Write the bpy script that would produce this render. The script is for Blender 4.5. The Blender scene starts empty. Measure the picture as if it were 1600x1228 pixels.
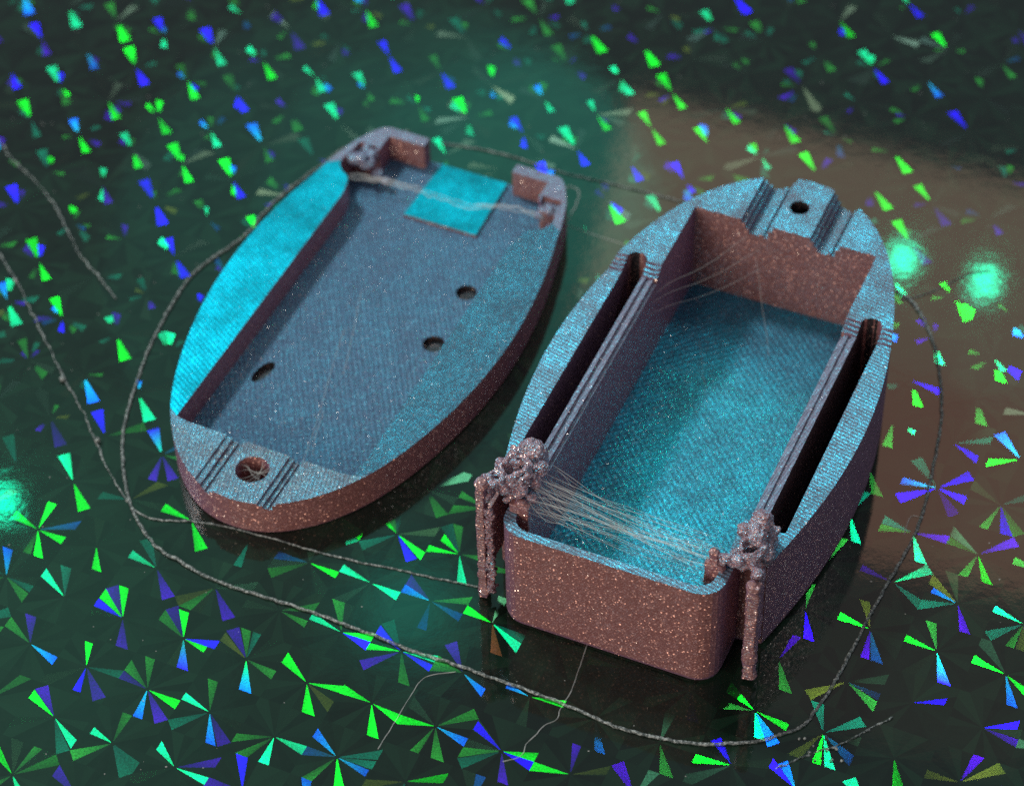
import bpy, bmesh, math, random
from mathutils import Vector, Matrix, noise
from mathutils.geometry import delaunay_2d_cdt
sc = bpy.context.scene
COL = sc.collection
random.seed(11)
MM = 0.001                                   # everything below is measured in millimetres

# ------------------------------------------------------------------ camera
CAM_POS = Vector((0, 0, 204.198))
cam_d = bpy.data.cameras.new("camera"); cam = bpy.data.objects.new("camera", cam_d); COL.objects.link(cam)
r_ = Vector((0.99961416, -0.02003568, -0.01923795)); u_ = Vector((0.02777638, 0.72104251, 0.69233386)); f_ = Vector((0, 0.69260109, -0.72132082))
cam.matrix_world = Matrix(((r_.x, u_.x, -f_.x, 0), (r_.y, u_.y, -f_.y, 0), (r_.z, u_.z, -f_.z, CAM_POS.z * MM), (0, 0, 0, 1)))
cam_d.sensor_width = 36; cam_d.lens = 4205.1 / 1600 * 36
cam_d.clip_start = 0.01; cam_d.clip_end = 20
cam_d.dof.use_dof = True; cam_d.dof.focus_distance = 0.255; cam_d.dof.aperture_fstop = 29; cam_d.dof.aperture_blades = 7
sc.camera = cam
sc.view_settings.view_transform = 'Standard'; sc.view_settings.look = 'None'
sc.view_settings.exposure = 0; sc.view_settings.gamma = 1
sc.cycles.use_denoising = False
sc.cycles.max_bounces = 6; sc.cycles.caustics_reflective = False; sc.cycles.sample_clamp_indirect = 3.0

# ------------------------------------------------------------------ light
w = bpy.data.worlds.new("World"); sc.world = w; w.use_nodes = True
bg = w.node_tree.nodes['Background']; bg.inputs[0].default_value = (0.50, 0.54, 0.64, 1); bg.inputs[1].default_value = 0.42

def area(name, pos, target, sx, sy, radiance, color, shape='RECTANGLE', spread=None):
    d = bpy.data.lights.new(name, 'AREA'); d.shape = shape; d.size = sx * MM; d.size_y = sy * MM
    a = sx * sy * MM * MM * (math.pi / 4 if shape in ('DISK', 'ELLIPSE') else 1)
    d.energy = radiance * a * math.pi; d.color = color
    if spread: d.spread = math.radians(spread)
    o = bpy.data.objects.new(name, d); COL.objects.link(o)
    o.location = Vector(pos) * MM
    o.rotation_euler = (Vector(target) - Vector(pos)).to_track_quat('-Z', 'Y').to_euler()
    return o

KEY = Vector((-215, 430, 415))
area("key_lamp", KEY, (5, 185, 0), 60, 60, 150.0, (0.88, 0.98, 1.0))
area("front_fill_lamp", (-190, -60, 120), (0, 180, 5), 150, 120, 11.0, (1.0, 0.86, 0.72))  # warm fill added on the camera side to light the brown walls
SIDE = Vector((255, 380, 430)); SIDE_GAIN = 10.0
area("added_sparkle_lamp", SIDE, (30, 180, 0), 18, 18, 150.0, (0.90, 0.98, 1.0))  # added so that right-hand wedges flash inside the key's shadow
def mirrored(P, refl, dist): return Vector((P[0], P[1], 0)) + Vector(refl).normalized() * dist
# added lamps that the glossy sheet mirrors as a brown area and teal haze
def quad_lamp(name, A, B, up_len, radiance, color):
    """rectangular lamp whose lower edge runs from A to B and which faces the case halves"""
    x = (B - A).normalized(); mid = (A + B) / 2; n = (Vector((30, 205, 0)) - mid); n -= x * n.dot(x); n.normalize()
    y = x.cross(n)
    if y.z < 0: y = -y
    c = mid + y * up_len / 2
    o = area(name, c, (0, 0, 0), (B - A).length, up_len, radiance, color)
    zc = -n; xx = y.cross(zc)
    o.rotation_euler = Matrix(((xx.x, y.x, zc.x), (xx.y, y.y, zc.y), (xx.z, y.z, zc.z))).to_euler()
    return y
PA = mirrored((14.9, 243.9), (0.047, 0.766, 0.641), 570); PB = mirrored((58.5, 226.3), (0.188, 0.729, 0.658), 590); PB = PA + (PB - PA) * 1.35
PY = quad_lamp("added_warm_reflection", PA, PB, 70, 1.5, (1.0, 0.70, 0.46))  # added lamps standing in for a wall reflected in the sheet
quad_lamp("added_warm_reflection", PA + PY * 70, PB + PY * 70, 62, 1.5, (1.0, 0.50, 0.32))
quad_lamp("added_warm_reflection", PA + PY * 132, PB + PY * 132, 60, 0.15, (1.0, 0.58, 0.38))
for dx, dz, sx, sy, q in ((30, -15, 70, 75, .35), (18, 0, 100, 110, .35), (5, 5, 140, 140, .25), (-20, 15, 190, 180, .2), (-45, -10, 120, 90, .15)):  # overlapping lamps added for the teal wash on the sheet
    area("added_teal_wash", (-20 + dx, 660 - dz * .3, 400 + dz), (-5, 215, 0), sx, sy, q, (0.05, 1.0, 0.72), 'ELLIPSE')
for k, (sz, q) in enumerate(((14, .5), (22, .45), (32, .35), (46, .2))):  # added lamps for the soft teal spot at lower centre
    area("added_teal_spot", mirrored((-10.6, 167.3), (-0.040, 0.633, 0.773), 420 + 4 * k), (-10.6, 167.3, 0), sz * 1.2, sz, q, (0.0, 1.0, 0.70), 'ELLIPSE')
for k, (sz, q) in enumerate(((70, .15), (110, .15), (160, .12), (210, .08))):  # added lamps for the teal haze along the left side
    area("added_teal_haze", mirrored((-48 + k * 2, 168), (-0.175, 0.63, 0.76), 490 + 5 * k), (-45, 166, 0), sz, sz * 1.2, q, (0.1, 1.0, 0.60), 'ELLIPSE')
for P, R in (((-52, 182.6), (-0.187, 0.655, 0.732)), ((43.3, 214.8), (0.145, 0.717, 0.682)), ((51.9, 210.9), (0.174, 0.707, 0.685))):
    area("led_lamp", mirrored(P, R, 300), (P[0], P[1], 0), 6, 6, 40, (0.0, 1.0, 0.50), 'DISK')

# ------------------------------------------------------------------ helpers
def link(name, bm, mat, parent=None, smooth=False):
    me = bpy.data.meshes.new(name)
    bmesh.ops.scale(bm, vec=(MM, MM, MM), verts=bm.verts)
    bm.to_mesh(me); bm.free()
    if smooth:
        for p in me.polygons: p.use_smooth = True
    me.materials.append(mat)
    o = bpy.data.objects.new(name, me); COL.objects.link(o)
    if parent: o.parent = parent
    return o

def thing(name, label, cat, loc=(0, 0, 0), rz=0, group=None):
    o = bpy.data.objects.new(name, None); COL.objects.link(o); o.empty_display_size = 0.005
    o.location = Vector(loc) * MM; o.rotation_euler = (0, 0, rz)
    o['label'] = label; o['category'] = cat
    if group: o['group'] = group
    return o

def tube(bm, pts, rad, n=6, jit=0.0, seed=0, step=None, rfun=None):
    pts = [Vector(p) for p in pts]
    if step:                                   # resample with catmull-rom
        q = []
        for i in range(len(pts) - 1):
            p0 = pts[max(i - 1, 0)]; p1 = pts[i]; p2 = pts[i + 1]; p3 = pts[min(i + 2, len(pts) - 1)]
            m = max(1, int((p2 - p1).length / step))
            for k in range(m):
                t = k / m
                q.append(0.5 * ((2 * p1) + (p2 - p0) * t + (2 * p0 - 5 * p1 + 4 * p2 - p3) * t * t + (3 * p1 - p0 - 3 * p2 + p3) * t ** 3))
        q.append(pts[-1]); pts = q
    rings = []
    for i, p in enumerate(pts):
        d = (pts[min(i + 1, len(pts) - 1)] - pts[max(i - 1, 0)])
        if d.length < 1e-9: d = Vector((1, 0, 0))
        d.normalize()
        s = d.cross(Vector((0, 0, 1)))
        if s.length < 1e-3: s = d.cross(Vector((1, 0, 0)))
        s.normalize(); t = s.cross(d)
        rr = rad * (rfun(i / (len(pts) - 1)) if rfun else 1)
        off = noise.noise_vector(p * 1.3 + Vector((seed, 7, seed))) * jit
        ring = []
        for k in range(n):
            a = 2 * math.pi * k / n
            f = 1 + (0.0 if not jit else 0.45 * noise.noise(p * 4.1 + Vector((k * 3.1, seed, 0))))
            ring.append(bm.verts.new(p + off + (s * math.cos(a) + t * math.sin(a)) * rr * f))
        rings.append(ring)
    for a, b in zip(rings, rings[1:]):
        for k in range(n): bm.faces.new((a[k], a[(k + 1) % n], b[(k + 1) % n], b[k]))
    bm.faces.new(list(reversed(rings[0]))); bm.faces.new(rings[-1])

def inside(p, loop):
    x, y = p; c = False; n = len(loop)
    for i in range(n):
        x1, y1 = loop[i]; x2, y2 = loop[(i + 1) % n]
        if (y1 > y) != (y2 > y) and x < (x2 - x1) * (y - y1) / (y2 - y1) + x1: c = not c
    return c

def spline(ctrl, per=6):
    out = []
    for i in range(len(ctrl) - 1):
        p0 = Vector(ctrl[max(i - 1, 0)]); p1 = Vector(ctrl[i]); p2 = Vector(ctrl[i + 1]); p3 = Vector(ctrl[min(i + 2, len(ctrl) - 1)])
        for k in range(per):
            t = k / per
            q = 0.5 * ((2 * p1) + (p2 - p0) * t + (2 * p0 - 5 * p1 + 4 * p2 - p3) * t * t + (3 * p1 - p0 - 3 * p2 + p3) * t ** 3)
            out.append((q.x, q.y))
    out.append(tuple(ctrl[-1])); return out

def rounded(u0, v0, u1, v1, r, n=5):
    """rectangle with corner radii (bl, br, tr, tl)"""
    if not isinstance(r, tuple): r = (r,) * 4
    out = []
    for (cx, cy, a0, rr) in ((u0 + r[0], v0 + r[0], 180, r[0]), (u1 - r[1], v0 + r[1], 270, r[1]), (u1 - r[2], v1 - r[2], 0, r[2]), (u0 + r[3], v1 - r[3], 90, r[3])):
        if rr < 1e-6: out.append((cx, cy)); continue
        for k in range(n + 1):
            a = math.radians(a0 + 90 * k / n); out.append((cx + rr * math.cos(a), cy + rr * math.sin(a)))
    return out

def circle(u, v, r, n=20, ry=None, rot=0):
    out = []
    for k in range(n):
        a = 2 * math.pi * k / n; x = r * math.cos(a); y = (ry or r) * math.sin(a)
        out.append((u + x * math.cos(rot) - y * math.sin(rot), v + x * math.sin(rot) + y * math.cos(rot)))
    return out

def stepped(loops, lines, zfun, zbase, bevel, foot):
    """solid whose top is a plan of flat levels: walls rise wherever two neighbouring levels differ"""
    vs = []; es = []
    for lp in loops:
        b = len(vs); vs += [Vector(p) for p in lp]; es += [(b + i, b + (i + 1) % len(lp)) for i in range(len(lp))]
    for a, c in lines:
        b = len(vs); vs += [Vector(a), Vector(c)]; es.append((b, b + 1))
    V, E, F, _, _, _ = delaunay_2d_cdt(vs, es, [], 0, 1e-5)
    zs = []
    for f in F:
        c = sum((V[i] for i in f), Vector((0, 0))) / len(f)
        zs.append(zfun(c.x, c.y))
    bm = bmesh.new(); cache = {}
    def vt(i, z):
        k = (i, round(z, 4))
        if k not in cache: cache[k] = bm.verts.new((V[i].x, V[i].y, z))
        return cache[k]
    edge = {}
    for f, z in zip(F, zs):
        if z is None: continue
        f = list(f)
        ar = sum(V[f[i]].x * V[f[(i + 1) % len(f)]].y - V[f[(i + 1) % len(f)]].x * V[f[i]].y for i in range(len(f)))
        if ar < 0: f.reverse()
        bm.faces.new([vt(i, z) for i in f])
        bm.faces.new([vt(i, zbase) for i in reversed(f)])
        for a, b in zip(f, f[1:] + f[:1]): edge[(a, b)] = z
    # all levels met at each plan vertex, so that walls share their corners
    lev = {}
    for (a, b), z in edge.items():
        for q in (a, b): lev.setdefault(q, set()).update((round(z, 4),))
    for (a, b), z in edge.items():
        zo = edge.get((b, a))
        if zo is None: lev[a].add(round(zbase, 4)); lev[b].add(round(zbase, 4))
    for (a, b), z in list(edge.items()):
        zo = edge.get((b, a), zbase)
        if zo >= z - 1e-6: continue
        ca = sorted([q for q in lev[a] if zo - 1e-4 <= q <= z + 1e-4]); cb = sorted([q for q in lev[b] if zo - 1e-4 <= q <= z + 1e-4])
        ring = [vt(a, q) for q in reversed(ca)] + [vt(b, q) for q in cb]
        if len(ring) >= 3:
            try: bm.faces.new(ring)
            except ValueError: pass
    bmesh.ops.dissolve_limit(bm, angle_limit=math.radians(2), verts=bm.verts, edges=bm.edges)
    bm.normal_update()
    fe = [e for e in bm.edges if len(e.link_faces) == 2 and all(abs(v.co.z - zbase) < 1e-4 for v in e.verts) and e.calc_face_angle(0) > 0.7]
    if foot: bmesh.ops.bevel(bm, geom=fe, offset=foot, segments=3, profile=0.5, affect='EDGES', clamp_overlap=True)
    bm.normal_update()
    ed = [e for e in bm.edges if len(e.link_faces) == 2 and e.calc_face_angle(0) > 0.6 and sum(v.co.z for v in e.verts) / 2 > zbase + foot + .05]
    bmesh.ops.bevel(bm, geom=ed, offset=bevel, segments=2, profile=0.5, affect='EDGES', clamp_overlap=True)
    bm.normal_update()
    return bm

def split(bm, classify):
    """cut one solid into named parts by face"""
    groups = {}
    for f in bm.faces: groups.setdefault(classify(f.calc_center_median(), f.normal), []).append(f)
    out = {}
    for k, fs in groups.items():
        nb = bmesh.new(); mp = {}
        for f in fs:
            vv = []
            for v in f.verts:
                if v not in mp: mp[v] = nb.verts.new(v.co)
                vv.append(mp[v])
            try: nb.faces.new(vv)
            except ValueError: pass
        out[k] = nb
    bm.free(); return out

def blob_mesh(balls, voxel, amp, freq, seed, boxes=(), strands=(), ribs=.2):
    """overlapping lumps fused into one bumpy surface"""
    bm = bmesh.new()
    for (x, y, z, r) in balls:
        bmesh.ops.create_icosphere(bm, subdivisions=3, radius=r, matrix=Matrix.Translation((x, y, z)))
    for (x0, y0, z0, x1, y1, z1) in boxes:
        m = Matrix.Translation(((x0 + x1) / 2, (y0 + y1) / 2, (z0 + z1) / 2)) @ Matrix.Diagonal((x1 - x0, y1 - y0, z1 - z0, 1))
        bmesh.ops.create_cube(bm, size=1, matrix=m)
    for s, rr in strands: tube(bm, s, rr, 7, 0.0, seed, 0.4)
    me = bpy.data.meshes.new("tmp"); bm.to_mesh(me); bm.free()
    o = bpy.data.objects.new("tmp", me); COL.objects.link(o)
    md = o.modifiers.new("r", 'REMESH'); md.mode = 'VOXEL'; md.voxel_size = voxel
    dg = bpy.context.evaluated_depsgraph_get(); me2 = bpy.data.meshes.new_from_object(o.evaluated_get(dg))
    bpy.data.objects.remove(o); bpy.data.meshes.remove(me)
    bm = bmesh.new(); bm.from_mesh(me2); bpy.data.meshes.remove(me2)
    bm.normal_update()
    for v in bm.verts:
        p = v.co + Vector((seed * 5.3, 0, 0))
        n = noise.noise(p * freq) + 0.5 * noise.noise(p * freq * 2.3) + ribs * math.sin(p.z * 2 * math.pi / 0.45 + 2 * noise.noise(p))
        v.co += v.normal * n * amp
    bm.normal_update(); return bm

# ------------------------------------------------------------------ materials
class NT:
    def __init__(s, name):
        s.m = bpy.data.materials.new(name); s.m.use_nodes = True; s.t = s.m.node_tree; s.t.nodes.clear()
        s.out = s.t.nodes.new('ShaderNodeOutputMaterial')
    def n(s, typ, **kw):
        nd = s.t.nodes.new(typ)
        for k, v in kw.items():
            if k.startswith('i_'): nd.inputs[k[2:].replace('_', ' ')].default_value = v
            else: setattr(nd, k, v)
        return nd
    def l(s, a, b): s.t.links.new(a, b)
    def math(s, op, a, b=None, c=None):
        nd = s.t.nodes.new('ShaderNodeMath'); nd.operation = op
        for i, q in enumerate((a, b, c)):
            if q is None: continue
            if isinstance(q, (int, float)): nd.inputs[i].default_value = q
            else: s.l(q, nd.inputs[i])
        return nd.outputs[0]
    def vmath(s, op, a, b=None, scale=None):
        nd = s.t.nodes.new('ShaderNodeVectorMath'); nd.operation = op
        for i, q in enumerate((a, b)):
            if q is None: continue
            if isinstance(q, tuple): nd.inputs[i].default_value = q
            else: s.l(q, nd.inputs[i])
        if scale is not None:
            if isinstance(scale, (int, float)): nd.inputs['Scale'].default_value = scale
            else: s.l(scale, nd.inputs['Scale'])
        return nd.outputs[0]

CYAN = (0.0, 0.62, 0.86, 1)
def filament(name, gloss, rough=0.36, base=(0.22, 0.086, 0.078), lines='layer', pitch=0.2, bump=0.25, flake=1.0, weave=0.0, tint=CYAN, dense=(0.62, 0.34, 0.27), patchy=0.3, ridge=0.22, shift=1.0, speck=1.0, spec=0.22):
    """colour-shifting plastic: copper brown body, cyan mirror-angle sheen, metal flakes, printed lines"""
    s = NT(name)
    tc = s.n('ShaderNodeTexCoord'); mm = s.vmath('SCALE', tc.outputs['Object'], scale=1000.0)
    sep = s.n('ShaderNodeSeparateXYZ'); s.l(mm, sep.inputs[0])
    nz = s.n('ShaderNodeTexNoise', i_Scale=0.9, i_Detail=5.0, i_Roughness=0.6); s.l(mm, nz.inputs['Vector'])
    fine = s.n('ShaderNodeTexNoise', i_Scale=5.5, i_Detail=4.0, i_Roughness=0.7); s.l(mm, fine.inputs['Vector'])
    wob = s.math('MULTIPLY', nz.outputs[0], 0.35)
    if lines == 'layer': co = sep.outputs['Z']
    else:
        a = math.radians(lines)
        co = s.math('ADD', s.math('MULTIPLY', sep.outputs['X'], math.cos(a)), s.math('MULTIPLY', sep.outputs['Y'], math.sin(a)))
    ln = s.math('SINE', s.math('MULTIPLY', s.math('ADD', co, wob), 2 * math.pi / pitch))
    h = s.math('ADD', s.math('MULTIPLY', ln, 0.5), s.math('MULTIPLY', fine.outputs[0], 1.6))
    if weave:
        a = math.radians((lines if lines != 'layer' else 0) + 90)
        co2 = s.math('ADD', s.math('MULTIPLY', sep.outputs['X'], math.cos(a)), s.math('MULTIPLY', sep.outputs['Y'], math.sin(a)))
        ln2 = s.math('SINE', s.math('MULTIPLY', s.math('ADD', co2, wob), 2 * math.pi / (pitch * 1.1)))
        h = s.math('ADD', h, s.math('MULTIPLY', ln2, 0.5 * weave))
    bp = s.n('ShaderNodeBump'); bp.inputs['Strength'].default_value = bump; bp.inputs['Distance'].default_value = 0.00012
    s.l(h, bp.inputs['Height'])
    # body
    cr = s.n('ShaderNodeMix', data_type='RGBA'); cr.inputs[6].default_value = (*[c * 0.72 for c in base], 1); cr.inputs[7].default_value = (*[c * 1.3 for c in base], 1)
    s.l(nz.outputs[0], cr.inputs[0])
    lw = s.n('ShaderNodeLayerWeight'); lw.inputs[0].default_value = 0.5       # iridescent pigment: copper face-on, violet towards grazing
    gz = s.n('ShaderNodeMapRange'); gz.inputs[1].default_value = 0.40; gz.inputs[2].default_value = 0.70; s.l(lw.outputs['Facing'], gz.inputs[0])
    vi = s.n('ShaderNodeMix', data_type='RGBA'); s.l(s.math('MULTIPLY', gz.outputs[0], shift), vi.inputs[0]); s.l(cr.outputs[2], vi.inputs[6]); vi.inputs[7].default_value = (0.19, 0.10, 0.17, 1)
    pb = s.n('ShaderNodeBsdfPrincipled'); s.l(vi.outputs[2], pb.inputs['Base Color']); s.l(bp.outputs[0], pb.inputs['Normal'])
    pb.inputs['Roughness'].default_value = 0.5; pb.inputs['Specular IOR Level'].default_value = spec; pb.inputs['Metallic'].default_value = 0.1
    # sheen
    # flakes
    vo = s.n('ShaderNodeTexVoronoi', i_Scale=5.4); s.l(mm, vo.inputs['Vector'])
    rnd = s.n('ShaderNodeSeparateColor'); s.l(vo.outputs['Color'], rnd.inputs[0])
    pick = s.math('GREATER_THAN', rnd.outputs[0], 0.62)
    near = s.math('LESS_THAN', vo.outputs['Distance'], 0.42)
    geo = s.n('ShaderNodeNewGeometry')
    rv = s.vmath('SCALE', s.vmath('SUBTRACT', vo.outputs['Color'], (0.5, 0.5, 0.5)), scale=1.25)
    nn = s.vmath('NORMALIZE', s.vmath('ADD', geo.outputs['Normal'], rv))
    fg = s.n('ShaderNodeBsdfGlossy'); fg.inputs['Roughness'].default_value = 0.24; s.l(nn, fg.inputs['Normal'])
    fs = s.math('MULTIPLY', s.math('MULTIPLY', pick, near), 0.28 * flake)
    s.l(s.vmath('SCALE', (0.95, 0.80, 0.72), scale=fs), fg.inputs['Color'])
    v2 = s.n('ShaderNodeTexVoronoi', i_Scale=8.0); s.l(mm, v2.inputs['Vector'])
    rn2 = s.n('ShaderNodeSeparateColor'); s.l(v2.outputs['Color'], rn2.inputs[0])
    rv2 = s.vmath('SCALE', s.vmath('SUBTRACT', v2.outputs['Color'], (0.5, 0.5, 0.5)), scale=1.5)
    nn2 = s.vmath('NORMALIZE', s.vmath('ADD', geo.outputs['Normal'], rv2))
    fg2 = s.n('ShaderNodeBsdfGlossy'); fg2.inputs['Roughness'].default_value = 0.36; s.l(nn2, fg2.inputs['Normal'])
    s.l(s.vmath('SCALE', dense, scale=s.math('MULTIPLY', rn2.outputs[1], 0.34 * flake)), fg2.inputs['Color'])
    g = s.n('ShaderNodeBsdfGlossy'); g.inputs['Roughness'].default_value = rough; s.l(bp.outputs[0], g.inputs['Normal'])
    big = s.n('ShaderNodeTexNoise', i_Scale=0.22, i_Detail=3.0, i_Roughness=0.6); s.l(mm, big.inputs['Vector'])
    ramp = s.n('ShaderNodeMapRange'); ramp.inputs[1].default_value = 0.36; ramp.inputs[2].default_value = 0.64; ramp.inputs[3].default_value = 1 - patchy; ramp.inputs[4].default_value = 1 + patchy * .7
    s.l(big.outputs[0], ramp.inputs[0])
    st = s.math('MULTIPLY', s.math('MULTIPLY', s.math('MULTIPLY_ADD', fine.outputs[0], 1.5, 0.25), gloss), ramp.outputs[0])
    if lines != 'layer': st = s.math('MULTIPLY', st, s.math('MULTIPLY_ADD', ln, ridge, 1.0))
    st = s.math('MULTIPLY', st, s.math('MULTIPLY_ADD', s.math('POWER', rn2.outputs[2], 2.5), 1.7 * speck, 1 - 0.45 * speck))
    s.l(s.vmath('SCALE', s.rgb(tint), scale=st) if hasattr(s, 'rgb') else s.vmath('SCALE', tint[:3], scale=st), g.inputs['Color'])
    a0 = s.n('ShaderNodeAddShader'); s.l(pb.outputs[0], a0.inputs[0]); s.l(fg2.outputs[0], a0.inputs[1]); pb = a0
    a1 = s.n('ShaderNodeAddShader'); s.l(pb.outputs[0], a1.inputs[0]); s.l(g.outputs[0], a1.inputs[1])
    a2 = s.n('ShaderNodeAddShader'); s.l(a1.outputs[0], a2.inputs[0]); s.l(fg.outputs[0], a2.inputs[1])
    s.l(a2.outputs[0], s.out.inputs[0]); return s.m

M_wall = filament("copper_purple_filament_wall", 0.05, 0.42, lines='layer', pitch=0.22, bump=0.4, flake=1.5)
M_rim = filament("filament_sheen_rim", 0.47, 0.40, base=(0.15, 0.085, 0.10), lines=78, pitch=0.42, bump=0.6, flake=0.7, patchy=0.5, dense=(0.10, 0.42, 0.5), spec=0.1)  # same filament as the walls; lit tops get cyan sheen and flake colour
M_bright = filament("filament_sheen_bright", 0.58, 0.38, base=(0.004, 0.05, 0.065), lines=60, pitch=0.5, bump=0.09, flake=0.15, spec=0.02, dense=(0.0, 0.5, 0.6), patchy=0.38, ridge=0.03, speck=0.6)  # same filament; its brightest cyan light is put into base colour and gloss
M_teal = filament("filament_sheen_teal", 0.33, 0.38, base=(0.06, 0.06, 0.09), lines=-20, pitch=0.5, bump=0.8, ridge=0.12, flake=0.6, dense=(0.10, 0.42, 0.5), spec=0.1)  # less lit copy of the same rim filament, sheen set by colour and gloss
M_rimgrey = filament("filament_mix_lavender", 0.13, 0.45, base=(0.22, 0.17, 0.23), lines=-10, pitch=0.4, bump=0.6, flake=0.9, dense=(0.10, 0.42, 0.5), spec=0.1)  # same filament; the purple-grey light mix is put into the base colour
M_tray = filament("filament_sheen_slate", 0.16, 0.5, base=(0.09, 0.11, 0.19), lines=32, pitch=0.55, bump=1.0, flake=0.7, weave=0.4, ridge=0.3, dense=(0.10, 0.42, 0.5), spec=0.1)  # same filament; the lid floor's blue-grey sheen is partly in its base colour
M_deep = filament("filament_sheen_deep", 0.52, 0.30, base=(0.04, 0.05, 0.09), lines=45, pitch=0.62, bump=0.22, flake=0.7, weave=1.0, ridge=0.03, dense=(0.10, 0.42, 0.5), spec=0.1)  # same filament; the box floor's teal sheen is partly in its base colour
M_purple = filament("filament_shade_violet", 0.03, 0.45, base=(0.20, 0.11, 0.17), bump=0.3, flake=0.5)  # same filament; violet shade of small upright faces painted into the base
M_slot = filament("filament_shade_slot", 0.03, 0.5, base=(0.015, 0.012, 0.014), bump=0.2, flake=0.5, shift=0.1)  # same filament; near-black base paints the shade inside slots and holes
M_lump = filament("melted_filament", 0.24, 0.30, base=(0.25, 0.095, 0.10), bump=0.8, flake=1.6, shift=0.4)
M_post = filament("support_filament", 0.08, 0.35, base=(0.24, 0.10, 0.09), bump=0.5, flake=1.8)

s = NT("pale_hair_filament")
pb = s.n('ShaderNodeBsdfPrincipled'); pb.inputs['Base Color'].default_value = (0.85, 0.85, 0.80, 1); pb.inputs['Roughness'].default_value = 0.35
tr = s.n('ShaderNodeBsdfTransparent'); mx = s.n('ShaderNodeMixShader'); mx.inputs[0].default_value = 0.21
s.l(tr.outputs[0], mx.inputs[1]); s.l(pb.outputs[0], mx.inputs[2]); s.l(mx.outputs[0], s.out.inputs[0]); M_hair = s.m

s = NT("grey_strand_filament")
tc = s.n('ShaderNodeTexCoord'); mm = s.vmath('SCALE', tc.outputs['Object'], scale=1000.0)
nz = s.n('ShaderNodeTexNoise', i_Scale=3.2, i_Detail=4.0, i_Roughness=0.75); s.l(mm, nz.inputs['Vector'])
rp = s.n('ShaderNodeValToRGB'); rp.color_ramp.elements[0].position = 0.46; rp.color_ramp.elements[0].color = (0.07, 0.09, 0.087, 1)
rp.color_ramp.elements[1].position = 0.66; rp.color_ramp.elements[1].color = (0.85, 0.9, 0.85, 1); s.l(nz.outputs[0], rp.inputs[0])
bp = s.n('ShaderNodeBump'); bp.inputs['Strength'].default_value = 0.7; bp.inputs['Distance'].default_value = 0.0002; s.l(nz.outputs[0], bp.inputs['Height'])
pb = s.n('ShaderNodeBsdfPrincipled'); s.l(rp.outputs[0], pb.inputs['Base Color']); pb.inputs['Roughness'].default_value = 0.42; s.l(bp.outputs[0], pb.inputs['Normal'])
tr = s.n('ShaderNodeBsdfTransparent'); mx = s.n('ShaderNodeMixShader'); mx.inputs[0].default_value = 0.55
s.l(tr.outputs[0], mx.inputs[1]); s.l(pb.outputs[0], mx.inputs[2]); s.l(mx.outputs[0], s.out.inputs[0]); M_strand = s.m

# holographic film
s = NT("holographic_film")
tc = s.n('ShaderNodeTexCoord'); mm = s.vmath('SCALE', tc.outputs['Object'], scale=1000.0)
at = s.n('ShaderNodeAttribute', attribute_name='tint'); an = s.n('ShaderNodeAttribute', attribute_name='grating_normal')
big = s.n('ShaderNodeTexNoise', i_Scale=0.035, i_Detail=3.0, i_Roughness=0.6); s.l(mm, big.inputs['Vector'])
gr = s.n('ShaderNodeTexNoise', i_Scale=5.0, i_Detail=3.0, i_Roughness=0.8); s.l(mm, gr.inputs['Vector'])
mid = s.n('ShaderNodeTexNoise', i_Scale=0.5, i_Detail=4.0, i_Roughness=0.65); s.l(mm, mid.inputs['Vector'])
bc = s.n('ShaderNodeMix', data_type='RGBA'); bc.inputs[6].default_value = (0.003, 0.007, 0.005, 1); bc.inputs[7].default_value = (0.009, 0.017, 0.012, 1); s.l(mid.outputs[0], bc.inputs[0])
fc = s.n('ShaderNodeMix', data_type='RGBA'); s.l(at.outputs['Alpha'], fc.inputs[0]); s.l(bc.outputs[2], fc.inputs[6]); fc.inputs[7].default_value = (0.009, 0.026, 0.015, 1)
pb = s.n('ShaderNodeBsdfPrincipled'); s.l(fc.outputs[2], pb.inputs['Base Color'])
bpn = s.n('ShaderNodeBump'); bpn.inputs['Strength'].default_value = 0.03; bpn.inputs['Distance'].default_value = 0.0002; s.l(mid.outputs[0], bpn.inputs['Height']); s.l(bpn.outputs[0], pb.inputs['Normal'])
s.l(s.math('MULTIPLY_ADD', mid.outputs[0], 0.035, 0.03), pb.inputs['Roughness'])
hg = s.n('ShaderNodeBsdfGlossy'); hg.inputs['Roughness'].default_value = 0.17; s.l(an.outputs['Vector'], hg.inputs['Normal'])
jr = s.n('ShaderNodeMapRange'); jr.inputs[1].default_value = .34; jr.inputs[2].default_value = .66; jr.inputs[3].default_value = .45; jr.inputs[4].default_value = 1.4; s.l(gr.outputs[0], jr.inputs[0]); jit = jr.outputs[0]
s.l(s.vmath('SCALE', at.outputs['Color'], scale=jit), hg.inputs['Color'])
ad = s.n('ShaderNodeAddShader'); s.l(pb.outputs[0], ad.inputs[0]); s.l(hg.outputs[0], ad.inputs[1]); s.l(ad.outputs[0], s.out.inputs[0]); M_film = s.m

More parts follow.
